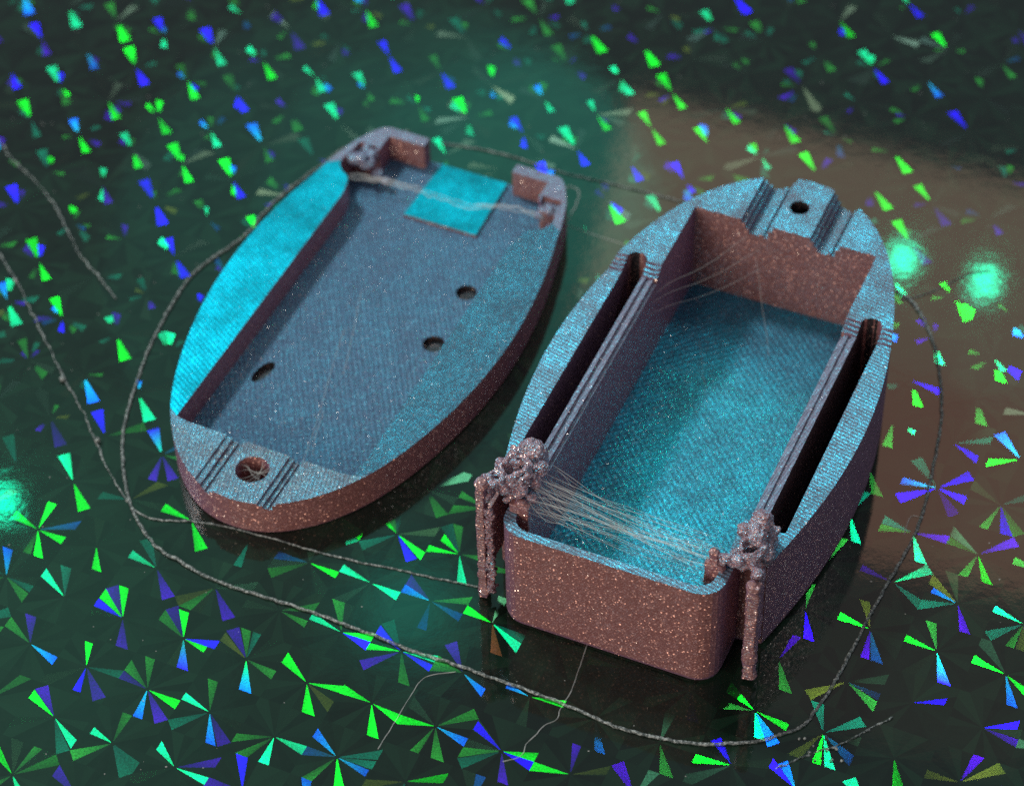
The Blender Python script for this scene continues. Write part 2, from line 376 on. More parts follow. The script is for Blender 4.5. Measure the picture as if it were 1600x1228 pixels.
# ------------------------------------------------------------------ print sheet with its starburst film
# ---- measured positions on the print sheet, millimetres
BRIGHT_WEDGES = {'T': [(-46.03, 171.76),(-31.71, 156.71),(-42.71, 153.4),(-40.8, 154.23),(-46.98, 148.17),(-33.92, 151.02),(-31.0, 148.43),(-16.33, 172.17),(-13.58, 170.1),(-1.39, 163.71),(-19.69, 165.95),(-9.08, 160.92),(-23.46, 150.22),(-21.42, 151.55),(40.45, 170.94),(46.85, 164.94),(28.55, 147.21),(29.78, 145.36),(-5.55, 173.02),(1.64, 163.52),(22.18, 151.91),(34.03, 175.18),(40.12, 171.78),(45.62, 198.82),(41.9, 188.05),(16.16, 246.76),(6.8, 238.47),(22.33, 229.77),(42.51, 250.99),(16.59, 227.5),(-53.45, 260.61),(-43.42, 258.93),(-44.64, 249.76),(-53.13, 250.84),(-43.68, 245.24),(-44.22, 239.73),(-33.77, 253.0),(-31.82, 253.88),(-33.84, 239.29),(-38.46, 223.34),(-22.57, 248.21),(-38.2, 222.59),(-53.43, 208.22),(-38.4, 194.48),(-45.69, 187.77),(-21.72, 247.81),(-20.1, 243.64),(-2.82, 242.32),(47.62, 259.98),(-16.05, 248.75),(-9.92, 235.22),(-38.0, 174.45),(-17.14, 176.88)], 't': [(-44.49, 172.86),(46.03, 161.87),(-54.43, 236.77),(-55.08, 241.67),(-51.93, 190.52),(-40.97, 182.57),(-4.96, 257.97),(-21.45, 238.53),(-36.76, 176.59),(-15.26, 149.79)], 'G': [(-41.67, 173.34),(-46.14, 162.85),(-40.54, 169.03),(-38.49, 169.36),(-32.45, 166.41),(-30.55, 162.77),(-41.57, 162.92),(-33.41, 156.76),(-46.28, 157.59),(-48.47, 150.93),(-18.11, 172.24),(-4.4, 166.53),(-14.98, 164.03),(-14.03, 163.05),(-21.92, 160.44),(-20.31, 156.31),(-17.74, 157.9),(-16.31, 156.86),(-17.29, 147.53),(-14.18, 153.09),(-12.33, 154.75),(-10.81, 153.94),(-7.56, 146.41),(31.47, 164.85),(37.77, 161.93),(46.04, 169.34),(43.79, 159.06),(47.04, 155.87),(24.62, 151.68),(27.87, 149.94),(34.34, 146.0),(-10.0, 175.02),(-6.43, 174.89),(1.09, 149.16),(1.64, 147.76),(4.03, 155.09),(20.79, 155.57),(17.47, 148.17),(47.83, 205.2),(42.54, 193.22),(51.57, 195.95),(48.17, 184.77),(14.5, 251.61),(20.57, 248.35),(22.38, 243.56),(28.17, 240.76),(13.57, 240.24),(14.56, 237.57),(19.35, 237.14),(20.81, 234.49),(32.44, 234.33),(33.13, 232.3),(44.81, 228.83),(45.7, 227.16),(42.91, 223.19),(43.2, 221.37),(14.5, 222.23),(12.3, 221.27),(2.94, 232.79),(-57.45, 260.04),(-47.36, 257.74),(-44.35, 253.83),(-57.72, 249.49),(-57.66, 245.49),(-47.53, 243.54),(-51.72, 242.57),(-48.98, 238.0),(-41.46, 240.64),(-38.52, 247.01),(-30.32, 249.85),(-38.14, 236.87),(-42.64, 235.6),(-42.62, 231.6),(-37.06, 232.81),(-33.91, 234.11),(-30.81, 229.69),(-29.36, 222.34),(-53.33, 222.58),(-51.84, 217.83),(-49.12, 210.93),(-42.63, 205.84),(-41.29, 202.98),(-42.24, 183.66),(-47.23, 181.33),(-49.02, 179.84),(-47.76, 177.58),(-46.18, 177.86),(-18.18, 259.42),(-3.39, 244.91),(13.79, 252.85),(19.35, 249.6),(42.05, 255.27),(51.25, 254.86),(3.44, 203.35),(-33.84, 180.06),(-31.79, 176.15),(-15.87, 177.77),(-13.37, 178.7),(-31.89, 176.75),(-7.13, 174.58)], 'g': [(-49.07, 169.99),(-49.03, 165.56),(-31.79, 168.96),(-33.72, 165.81),(-26.35, 163.09),(-37.06, 159.88),(-35.45, 160.52),(-29.44, 157.46),(-45.32, 149.94),(-41.53, 151.06),(-21.37, 165.85),(-6.99, 159.91),(-23.8, 159.65),(-8.33, 149.7),(25.21, 156.17),(32.19, 155.55),(5.83, 161.17),(6.95, 160.04),(19.18, 154.33),(37.15, 176.25),(47.15, 176.22),(43.28, 173.66),(49.33, 171.11),(48.57, 190.42),(36.64, 180.73),(35.87, 239.28),(59.84, 247.83),(-48.77, 262.41),(-51.9, 246.76),(-38.36, 250.44),(-32.33, 248.99),(-28.64, 236.46),(-41.08, 227.62),(-52.25, 204.27),(-47.1, 191.42),(-9.59, 249.66),(1.31, 261.43),(6.65, 257.45),(7.3, 253.74),(-12.2, 242.72),(-12.62, 180.05),(-8.09, 179.54),(-5.52, 176.63),(-23.71, 151.93)], 'A': [(-47.75, 166.95),(-45.39, 162.74),(-35.73, 155.93),(-29.46, 152.64),(-10.29, 169.57),(-3.58, 157.4),(-1.49, 158.25),(-19.02, 151.54),(-15.41, 148.34),(-20.13, 147.05),(-6.35, 151.33),(40.71, 167.49),(46.22, 154.83),(23.48, 148.25),(22.98, 149.96),(46.27, 149.53),(-10.83, 173.96),(53.89, 202.43),(50.24, 188.63),(39.41, 181.67),(51.53, 244.05),(-59.38, 263.51),(-50.49, 252.89),(-50.49, 242.17),(-29.31, 241.15),(-30.85, 226.12),(-39.33, 226.47),(-54.95, 213.16),(-44.59, 197.69),(-44.29, 195.81),(-50.66, 175.33)], 'b': [(-47.85, 165.6),(-39.58, 170.38),(-38.71, 165.11),(-34.49, 169.71),(-33.41, 167.64),(-28.71, 167.64),(-27.32, 165.11),(-40.84, 158.09),(-34.71, 155.29),(-45.72, 158.64),(-28.61, 152.54),(-29.76, 149.63),(-43.3, 148.27),(-9.66, 169.96),(-6.36, 162.54),(34.23, 170.67),(43.08, 164.67),(44.91, 149.57),(40.96, 174.92),(44.39, 177.17),(44.89, 213.11),(33.71, 248.37),(48.5, 219.26),(-56.32, 255.93),(-45.42, 225.76),(-45.52, 229.54),(-35.77, 187.39),(-48.16, 190.74),(-22.75, 256.29),(-13.53, 260.84),(62.07, 252.55),(-11.04, 237.52)], 'B': [(-40.74, 168.47),(-29.83, 163.22),(-41.83, 158.97),(-26.24, 149.51),(-10.76, 172.8),(-15.4, 163.1),(-12.99, 163.72),(-9.81, 160.71),(-3.77, 151.76),(28.15, 163.93),(40.75, 153.74),(46.74, 151.43),(24.24, 146.12),(-0.41, 148.78),(17.55, 151.77),(18.02, 149.98),(49.14, 175.81),(43.44, 195.51),(53.23, 196.26),(46.17, 186.45),(46.97, 182.79),(43.76, 180.64),(40.02, 180.26),(10.51, 234.92),(16.61, 231.88),(18.13, 229.07),(45.43, 247.86),(51.79, 240.33),(4.4, 232.73),(-56.25, 259.0),(-42.83, 260.39),(-36.78, 257.03),(-42.54, 250.26),(-59.47, 250.16),(-30.61, 244.91),(-41.2, 232.21),(-32.35, 229.75),(-39.35, 222.75),(-57.36, 231.12),(-22.92, 259.26),(-39.29, 221.8),(-37.93, 218.71),(-35.66, 215.54),(-42.95, 193.55),(-16.12, 252.95),(-14.95, 251.33),(-23.86, 261.92),(-4.42, 248.25),(0.09, 237.62),(30.78, 258.86),(52.18, 259.15),(2.91, 204.14),(-2.41, 192.37)], 'X': [(-32.47, 161.97),(40.41, 157.63),(-36.93, 190.67)], 'Y': [(-26.34, 160.2)], 'a': [(-6.84, 166.61),(34.33, 160.48)], 'y': [(37.66, 145.67)], 'o': [(-1.85, 162.54)]}
LOOP_TOP = [(-11.04, 238.54), (-16.96, 236.98), (-21.28, 232.7), (-26.18, 227.01), (-29.52, 221.19), (-34.87, 215.2), (-38.23, 206.05), (-39.88, 197.98), (-40.51, 190.63), (-39.12, 182.15), (-36.3, 176.49), (-33.24, 173.86), (-30.25, 171.68), (-26.68, 169.92), (-23.16, 168.41), (-19.34, 166.66), (-15.55, 164.69), (-12.74, 163.24), (-9.94, 161.73), (-6.56, 160.28), (-3.2, 158.62), (0.43, 156.88), (4.02, 155.01), (8.74, 152.3), (12.27, 150.91), (16.11, 149.97), (19.08, 149.87), (22.4, 150.2), (26.11, 151.55), (27.81, 153.51), (29.96, 156.85), (33.02, 162.57), (35.16, 166.64), (37.36, 170.47), (39.39, 174.14), (40.95, 177.9), (42.75, 183.91), (44.53, 191.03), (45.16, 198.46), (44.68, 204.25), (43.49, 208.04), (42.04, 209.79)]
LOOP_BACK = [(-7.33, 236.13), (-3.27, 235.17), (0.75, 233.55), (4.37, 231.62), (7.97, 229.93), (11.56, 228.58), (15.82, 226.78), (20.4, 224.86)]
STRAND2 = [(-38.92, 181.28), (-36.53, 179.73), (-33.28, 179.35), (-29.68, 178.62), (-25.43, 177.1), (-20.87, 175.25), (-16.36, 173.58), (-11.89, 172.26), (-7.46, 170.78), (-3.24, 169.56)]
STRANDL = [(-59.62, 240.72), (-56.81, 235.52), (-53.39, 230.96), (-50.77, 226.51), (-48.92, 222.19), (-47.15, 218.47), (-44.7, 214.78), (-42.91, 211.88)]
STRANDL2 = [(-57.37, 220.96), (-54.25, 215.16), (-51.05, 208.03), (-48.84, 203.08), (-47.1, 199.2), (-45.02, 194.92), (-43.31, 190.73), (-41.23, 185.73), (-39.31, 182.16)]
THREAD = [(6.61, 162.09), (5.7, 159.23), (4.81, 156.58), (4.28, 155.46), (3.76, 154.49), (3.37, 153.45), (2.14, 152.52), (1.21, 151.44), (0.4, 150.51), (-0.04, 149.27), (-1.84, 148.6)]
THREAD2 = [(-6.13, 159.26), (-9.01, 158.75), (-10.52, 156.35), (-12.31, 152.65), (-13.48, 150.47)]
HOOK = [(38.73, 175.0), (39.42, 176.93), (39.99, 177.42), (40.78, 177.05)]
RESID = [(23.32, 147.02), (25.16, 147.69), (27.65, 148.91), (29.49, 149.37), (31.41, 150.55), (33.64, 151.81), (34.93, 152.51)]
RESID2 = [(23.75, 148.61), (25.21, 148.27), (26.58, 148.95)]
RIGHTARM = [(41.52, 208.32), (43.99, 208.71), (46.95, 210.1), (50.0, 211.99), (52.5, 212.4)]
CURLTHREAD = [(6.28, 227.39), (7.18, 228.22), (8.1, 227.53), (8.03, 225.7), (7.4, 224.12), (6.84, 222.55)]
STRAY = [(6.25, 222.04), (9.05, 220.35), (11.83, 218.88), (13.91, 217.75)]


PITCH = 6.75; TH = math.radians(-25.2)
AX = Vector((math.cos(TH), math.sin(TH))); AY = Vector((-math.sin(TH), math.cos(TH))); ORG = Vector((-32.50, 164.34))
NW = 20; TS = 0.024
def cell_of(x, y):
    d = Vector((x, y)) - ORG; return round(d.dot(AX) / PITCH), round(d.dot(AY) / PITCH)
picked = {}
for code, pts in BRIGHT_WEDGES.items():
    for (x, y) in pts:
        i, j = cell_of(x, y); c = ORG + AX * (i * PITCH) + AY * (j * PITCH); d = Vector((x, y)) - c
        if y > 203 or (x < -22 and y > 183 and y > 170 - x * .3):      # far rows: the flashing slivers all lean the same way
            best = None
            for di in (-1, 0, 1):
                for dj in (-1, 0, 1):
                    cc = ORG + AX * ((i + di) * PITCH) + AY * ((j + dj) * PITCH)
                    for sg in (1, -1):
                        lean = Vector((0.20, -0.98)) if x < 20 else Vector((0.33, -0.94))
                        for t_ in (.4, .5, .6, .7):
                            q = cc + lean * (sg * t_ * PITCH / 2); e_ = (q - Vector((x, y))).length
                            if best is None or e_ < best[0]: best = (e_, i + di, j + dj, q - cc)
            i, j, d = best[1], best[2], best[3]
        ex = d.dot(AX) / (PITCH / 2); ey = d.dot(AY) / (PITCH / 2)
        picked[(i, j, int(math.floor((math.atan2(ey, ex) % (2 * math.pi)) / (2 * math.pi) * NW)) % NW)] = (code, max(abs(ex), abs(ey)))
TINT = {'G': ((0.0, .7, 0.02), (0.0, 1, 0.02)), 'T': ((0.0, 0.7, 0.22), (0.0, 0.8, 0.34)), 'B': ((0.01, 0.0, .7), (0.02, 0.0, 1.2)),
        'A': ((0.0, 0.42, 0.6), (0.0, 0.14, 1)), 'X': ((0.0, 0.75, 0.5), (0.03, 0.0, 1.2)), 'Y': ((0.0, 1, 0.05), (0.0, 0.25, 1)),
        'g': ((0.005, 0.06, 0.01), (0.01, 0.16, 0.015)), 't': ((0.0, 0.05, 0.035), (0.0, 0.09, 0.05)), 'b': ((0.01, 0.0, 0.10), (0.03, 0.0, 0.28)),
        'a': ((0.0, 0.05, 0.08), (0.0, 0.03, 0.14)), 'y': ((0.04, 0.05, 0.005), (0.04, 0.06, 0.005)), 'o': ((0.10, 0.04, 0.01), (0.10, 0.03, 0.01))}
def half_vector(x, y, dev, lamp):
    P = Vector((x, y, 0)); h = ((lamp - P).normalized() + (CAM_POS - P).normalized()).normalized()
    return (h + Vector((random.gauss(0, dev), random.gauss(0, dev), 0))).normalized()
vs = []; fs = []; tint = []; gn = []
h0 = PITCH / 2
for i in range(-26, 27):
    for j in range(-24, 28):
        c = ORG + AX * (i * PITCH) + AY * (j * PITCH)
        if not (-125 < c.x < 125 and 60 < c.y < 345): continue
        jc = c + Vector((random.uniform(-.25, .25), random.uniform(-.25, .25)))
        rim = []
        for k in range(NW):
            a = 2 * math.pi * k / NW; dx, dy = math.cos(a), math.sin(a); t = h0 / max(abs(dx), abs(dy)); rim.append((a, dx * t, dy * t))
        inview = -64 < c.x < 64 and 140 < c.y < 268
        for k in range(NW):
            a0, x0, y0 = rim[k]; a1, x1, y1 = rim[(k + 1) % NW]; a1 = a0 + 2 * math.pi / NW
            loc = [(x0, y0)]
            for q in (math.pi / 4, 3 * math.pi / 4, 5 * math.pi / 4, 7 * math.pi / 4):
                if a0 + 1e-4 < q < a1 - 1e-4: loc.append((h0 * math.copysign(1, math.cos(q)), h0 * math.copysign(1, math.sin(q))))
            loc.append((x1, y1))
            pk = picked.get((i, j, k)); rr = random.random(); code = None; t1, t2 = 0.08, 1.0
            if pk:
                code, rad_ = pk
                far = min(1, max(0, (c.y - 178) / 30)); hw = 0.5 - 0.18 * far
                mid_ = rad_ if far > .3 else .55; t1 = max(.06, mid_ - hw); t2 = min(1.0, mid_ + hw + .1)
                if code.isupper() and random.random() < .25: t2 = min(t2, random.uniform(.75, .95))
            elif inview:
                code = ('g' if rr < .025 else 'b' if rr < .037 else 't' if rr < .06 else 'y' if rr < .068 else 'a' if rr < .074 else None)
                if not code and c.y > 192 and c.x < 25 + random.uniform(-15, 30):      # crowded small flashes in the far left rows
                    am = math.radians(360 / NW) * (k + .5); dv = AX * math.cos(am) + AY * math.sin(am)
                    if abs(dv.dot(Vector((0.33, -0.94)))) > .9 and random.random() < .30: code = random.choice('ggGTTtbbBA')
                if code and c.y > 192: t1 = random.uniform(.1, .5); t2 = t1 + random.uniform(.25, .5)
            else: code = ('G' if rr < .03 else 'B' if rr < .05 else 'T' if rr < .06 else 'g' if rr < .12 else 'b' if rr < .15 else None)
            v = random.choice((0.001, 0.002, 0.003, 0.004)); g = random.random()
            dull = (v * (.5 + .3 * g), v * 1.05, v * (.6 + .3 * (1 - g)))
            an_ = random.uniform(0, 2 * math.pi); tl = random.uniform(0.27, 0.6); fv = random.random() ** 2
            if c.y < 190: dull = (dull[0] * .9, dull[1] * 2.0, dull[2] * 1.2)
            nd = Vector((math.cos(an_) * tl, math.sin(an_) * tl, 1)).normalized()
            P0 = Vector((jc.x, jc.y)); ring = [c + AX * x + AY * y for x, y in loc]; a_, z_ = ring[0], ring[-1]
            if code:                                  # narrow the flashing sliver a little inside its sector
                s0, s1 = random.choice(((.0, .92), (.08, 1.0), (.05, .85), (.15, .95), (0, 1), (0, 1)))
                if len(ring) > 2: s0, s1 = 0, 1
                ti, to = TINT[code]; side = c.x > 6 and c.y < 212; nrm = half_vector(c.x, c.y, 0.010, SIDE if side else KEY)
                def cut(t, q): return P0 + (a_.lerp(z_, q) - P0) * t
                A_, Z_ = a_.lerp(z_, s0), a_.lerp(z_, s1)
                quads = [([P0, cut(t1, s0), cut(t1, s1)], 0), ([cut(t1, s0), cut(t2, s0), cut(t2, s1), cut(t1, s1)], 1)]
                if t2 < .999 or len(ring) > 2: quads.append(([cut(t2, s0)] + [a_.lerp(z_, s0)] + ring[1:-1] + [a_.lerp(z_, s1)] + [cut(t2, s1)], 0))
                if s0 > 0: quads.append(([P0, a_, A_], 0))
                if s1 < 1: quads.append(([P0, Z_, z_], 0))
            else: quads = [([P0] + ring, 0)]
            k0 = 1 if not code else random.uniform(.55, 1.1) * (SIDE_GAIN if side else 1)
            for poly, on in quads:
                b = len(vs); vs += [(p.x, p.y, 0) for p in poly]; fs.append(tuple(range(b, b + len(poly))))
                for q in range(len(poly)):
                    if on:
                        t_ = to if q in (1, 2) else ti; e_ = k0 * random.uniform(.5, 1.15)
                        tint += [t_[0] * TS * e_, t_[1] * TS * e_, t_[2] * TS * e_, fv]; gn += [nrm.x, nrm.y, nrm.z]
                    else: tint += [*dull, fv]; gn += [nd.x, nd.y, nd.z]
me = bpy.data.meshes.new("print_sheet"); me.from_pydata([tuple(q * MM for q in v) for v in vs], [], fs)
ca = me.attributes.new('tint', 'FLOAT_COLOR', 'CORNER'); ca.data.foreach_set('color', tint)
na = me.attributes.new('grating_normal', 'FLOAT_VECTOR', 'CORNER'); na.data.foreach_set('vector', gn)
me.materials.append(M_film)
sheet = bpy.data.objects.new("print_sheet", me); COL.objects.link(sheet); sheet['kind'] = 'structure'
sheet['label'] = "dark glossy holographic print sheet with green and blue starburst facets"

# ------------------------------------------------------------------ shared plan of both shells
HALF = [(0, 46.75), (1.8, 46.6), (3.8, 46.0), (5.9, 44.8), (8.3, 42.7), (10.4, 40.0), (12.0, 37.2), (13.4, 33.8), (14.6, 29.9), (15.5, 26.0), (16.2, 21.5), (16.55, 16.5), (16.45, 11.5), (15.95, 6.5), (15.2, 2.2), (14.5, -1.0)]
def outline(tail):
    h = spline(HALF, 5) + tail
    right = h; left = [(-u, v) for u, v in reversed(h[1:])]
    return left + right                        # clockwise

# ------------------------------------------------------------------ deep shell (right)
BX = thing("deep_case_shell", "deep open half of the case at right, with melted lumps at its square front", "plastic case",
           (12.803, 170.977, 0.0), -0.4329)
H, H1, HF, ZF = 13.0, 12.0, 13.3, 1.9
body = outline([(14.0, -3.0), (13.6, -4.4), (11.2, -4.8)])
chan = rounded(-11.1, -11.05, 11.1, -3.0, (2.4, 2.4, 0, 0), 6)
pocket = rounded(-10, -10.15, 10, 38.4, (1.7, 1.7, 0.15, 0.15), 5)
slotR = rounded(11.6, 0.0, 13.8, 29.6, (0.3, 0.3, 1.05, 1.05), 5)
slotL = [(-u, v) for u, v in reversed(slotR)]
hole = circle(0.2, 42.4, 1.05)
def groove(u0, u1, zs):
    n = len(zs); return [(u0 + (u1 - u0) * t, u0 + (u1 - u0) * t2, z) for (t, t2, z) in zs]
G1 = groove(-4.85, -1.4, ((0, .13, 12.5), (.13, .26, 11.9), (.26, .60, 11.3), (.60, .72, 11.55), (.72, .86, 11.3), (.86, 1, 12.3)))
G2 = groove(2.75, 6.0, ((0, .13, 12.5), (.13, .26, 11.9), (.26, .60, 11.3), (.60, .72, 11.55), (.72, .86, 11.3), (.86, 1, 12.3)))
TER = [(28.7, 99, H), (28.25, 28.7, 12.75), (27.8, 28.25, 12.5), (27.35, 27.8, 12.25), (-99, 27.35, H1)]
RID = [(10.0, 10.35, 11.55), (10.35, 10.75, 11.95), (10.75, 11.15, 11.75), (11.15, 11.6, 12.05)]
def zbox(u, v):
    if inside((u, v), hole): return 6.0
    if inside((u, v), pocket): return ZF
    if inside((u, v), slotR) or inside((u, v), slotL): return 0.5
    inb = inside((u, v), body)
    if not inb: return HF if inside((u, v), chan) else None
    if v < -4.8 or (abs(u) < 11.3 and v < -0.8): return HF
    if v > 38:
        for a, b, z in G1 + G2:
            if a < u < b: return z
    for a, b, z in TER:
        if a <= v < b:
            if z == H1 and abs(u) < 11.6:
                for p, q, zz in RID:
                    if p <= abs(u) < q: return zz
            return z
lines = [((u, 38.4), (u, 48)) for g in (G1, G2) for u in sorted({a for a, b, z in g} | {g[-1][1]})]
lines += [((-18, v), (18, v)) for v in (28.7, 28.25, 27.8, 27.35)]
for sg in (-1, 1):
    lines += [((sg * u, -0.8), (sg * u, 27.35)) for u in (10.35, 10.75, 11.15, 11.6)]
    lines += [((sg * 10.0, -0.8), (sg * 11.6, -0.8)), ((sg * 11.3, -0.8), (sg * 11.3, -5))]
bm = stepped([body, chan, pocket, slotR, slotL, hole], lines, zbox, 0.02, 0.055, 0.9)
def cls(c, n):
    u, v, z = c; au = abs(u)
    if (u - .2) ** 2 + (v - 42.4) ** 2 < 1.06 ** 2: return 'screw_hole'
    if z < 0.05: return 'base'
    if inside((u, v), slotR) or inside((u, v), slotL): return 'slot_right' if u > 0 else 'slot_left'
    if z < ZF + .12 and inside((u, v), pocket): return 'pocket_floor'
    if au < 10.02 and -10.17 < v < 38.42 and z < 12.95 and abs(n.z) < .6:
        return 'pocket_wall' 
    if v > 38.3 and n.z < .93 and z > 11 and (-4.9 < u < -1.3 or 2.7 < u < 6.05): return 'groove_wall'
    if n.z < .93 and z > 11.95 and 27.2 < v < 28.9 and abs(n.y) > .5: return 'groove_wall' if n.z < .8 else 'nose_rim'  # terrace risers share the groove walls' painted violet shade
    if n.z > .45 and z > 10.9:
        if v < -4.3 or (z > 13.1): return 'front_rim'
        if v > 27.3: return 'nose_rim'
        if au < 11.62: return 'rib_right' if u > 0 else 'rib_left'
        return 'side_rim_right' if u > 0 else 'side_rim_left'
    if v < -4.75: return 'front_wall'
    return 'outer_wall'
NAMES = {'slot_right': 'slot', 'slot_left': 'slot', 'rib_right': 'rib', 'rib_left': 'rib', 'side_rim_right': 'side_rim', 'side_rim_left': 'side_rim'}
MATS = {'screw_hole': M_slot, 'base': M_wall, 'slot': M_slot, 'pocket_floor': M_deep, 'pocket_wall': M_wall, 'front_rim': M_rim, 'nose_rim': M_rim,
        'rib': M_rimgrey, 'side_rim': M_rim, 'front_wall': M_wall, 'outer_wall': M_wall, 'inner_wall': M_wall, 'groove_wall': M_purple, 'tray_floor': M_tray, 'raised_patch': M_bright}
for k, b in split(bm, cls).items():
    nm = NAMES.get(k, k); link(nm, b, MATS[nm], BX)
# melted lumps, their thin supports and inner tabs
def knot(u, v, z, n, r, sd):
    random.seed(sd); out = []
    for k in range(n):
        a = random.uniform(0, 6.28); e = random.uniform(-1, 1)
        p = [Vector((u, v, z)) + Vector((math.cos(a + t * 1.3), math.sin(a + t * 1.3), e + .5 * math.sin(t * 2 + a))) * r * random.uniform(.7, 1.1) for t in range(5)]
        out.append((p, random.uniform(.16, .28)))
    return out
cl = blob_mesh([(-10.9, -2.9, 15.6, 1.55), (-11.2, -2.4, 14.2, 1.7), (-12.7, -5.4, 15.6, .95), (-11.2, -5.6, 15.2, .9), (-9.7, -5.4, 14.9, .9), (-9.4, -4.3, 15.6, .75), (-13.1, -7.9, 15.9, .8), (-11.6, -7.4, 15.3, .75), (-10.2, -7.2, 15.2, .75), (-13.2, -8.2, 14.5, .75), (-9.2, -6.9, 14.2, .6)],
               0.10, 0.22, 1.4, 1, ribs=.15, boxes=[(-13.6, -6, 11.9, -10.2, -1.6, 14.6)], strands=knot(-11.2, -6.0, 15.6, 9, 1.5, 5) + knot(-12.6, -7.6, 15.8, 5, .9, 6))
link('melted_lump', cl, M_lump, BX, True)
cl = blob_mesh([(12.0, -2.6, 14.6, 1.3), (12.2, -2.4, 15.6, 1.15), (11.9, -3.0, 13.4, 1.4), (13.3, -4.4, 13.4, .9), (11.7, -6.0, 13.6, .75), (12.8, -6.2, 14.1, .7), (13.6, -7.2, 13.9, .75), (10.6, -6.6, 13.9, .55), (9.8, -6.9, 14.1, .6), (13.7, -8.0, 14.8, .5), (10.9, -3.2, 14.6, .8), (10.9, -5.2, 13.2, .8), (11.3, -6.9, 14.5, .65), (10.5, -7.2, 14.9, .5), (12.3, -4.0, 15.2, .9)],
               0.10, 0.22, 1.4, 2, ribs=.15, boxes=[(10.8, -4.4, 11.9, 13.6, -1.2, 14.2)], strands=knot(12.3, -5.4, 14.2, 8, 1.3, 8) + knot(9.9, -6.9, 14.3, 3, .6, 9))
link('melted_lump', cl, M_lump, BX, True)
link('support_post', blob_mesh([(-13.5, -8.7, 16.2, .7), (-13.5, -8.9, 1.0, .62)], 0.12, 0.12, 1.3, 3, boxes=[(-14.0, -9.3, 0.15, -13.1, -8.3, 16.2)]), M_post, BX, True)
link('support_post', blob_mesh([(13.7, -8.6, 13.6, .75), (14.1, -8.7, 1.2, .55), (13.8, -8.7, 3.4, .75)], 0.12, 0.15, 1.4, 4, boxes=[(13.25, -9.1, 0.5, 14.35, -8.1, 14.2)]), M_post, BX, True)
link('support_flange', blob_mesh([], 0.12, 0.12, 1.2, 14, boxes=[(12.9, -8.3, 1.6, 13.5, -4.3, 12.6)]), M_post, BX, True)
link('support_flange', blob_mesh([], 0.12, 0.12, 1.2, 15, boxes=[(-13.4, -8.3, 5.0, -12.8, -4.3, 12.6)]), M_post, BX, True)
# ragged flap beside the left support
bm = bmesh.new()
for q in range(3):
    tube(bm, [(-12.6 + .35 * math.sin(k * 1.7 + q * 2), -9.2 + .3 * math.cos(k * 2.3 + q), 1.4 + k * 0.42) for k in range(30)], 0.22, 6, 0.25, q + 3, 0.3)
link('ragged_flap', bm, M_lump, BX, True)
link('inner_tab', blob_mesh([(-9.8, -7.9, 14.2, .6)], 0.12, 0.05, 1.2, 5, boxes=[(-10.9, -8.4, 6.0, -8.9, -7.6, 14.3)]), M_wall, BX, True)
link('inner_tab', blob_mesh([(9.3, -7.5, 15.6, .3), (10.2, -7.5, 13.6, .4)], 0.1, 0.16, 1.1, 6, boxes=[(8.6, -7.9, 6.0, 10.4, -7.3, 14.2), (8.9, -7.8, 13, 9.8, -7.3, 15.7)]), M_wall, BX, True)
# hairs drawn across the pocket between the lumps
def hair_between(p, q, sag, k, rad, wob=.35):
    pts = []
    for t in range(9):
        s_ = t / 8; v = p.lerp(q, s_); v = v + Vector((0, 0, -sag * 4 * s_ * (1 - s_))) + Vector((0, wob * noise.noise(Vector((s_ * 2.2, k, 0))), wob * noise.noise(Vector((s_ * 2.5, 0, k)))))
        pts.append(v)
    return pts
random.seed(3)
for k in range(7):
    bm = bmesh.new(); p = Vector((-9.0, random.uniform(-7.6, -3.8), random.uniform(13.4, 15.2))); q = Vector((random.uniform(7.6, 9.4), random.uniform(-7.6, -4.5), random.uniform(12.6, 14.6)))
    tube(bm, hair_between(p, q, random.uniform(.1, .7), k * 3.3, .05, .5), 0.026, 5, 0, k, .5); link('plastic_hair', bm, M_hair, BX, True)
bm = bmesh.new()
for k in range(52):
    p = Vector((-9.1, random.uniform(-8.6, -2.6), random.uniform(12.4, 15.2)))
    if k % 3: q = Vector((random.uniform(7.4, 9.6), random.uniform(-8.8, -4.0), random.uniform(11.5, 14.4)))
    else: q = p + Vector((random.uniform(3, 9), random.uniform(-2.0, 1.0), random.uniform(-3, -1)))
    tube(bm, hair_between(p, q, random.uniform(.05, .8), k * 1.7, .04, .6), random.choice((0.015, 0.02, 0.028)), 4, 0, k, .8)
for (a, b) in (((-10, 26, 10), (-2.5, 38.2, 9.5)), ((-10, 25, 9), (-1.5, 38.2, 7.5)), ((-9.9, 27, 10.6), (-4.0, 38.2, 10.8)), ((-3, 38, 9), (1.5, 31, 2.2)), ((-6, 30, 2.3), (-3.0, 24, 2.2))):
    tube(bm, hair_between(Vector(a), Vector(b), .2, a[0], .04, .6), 0.03, 4, 0, 1, .8)
st = link('stray_hairs', bm, M_hair, BX, True); st['kind'] = 'stuff'

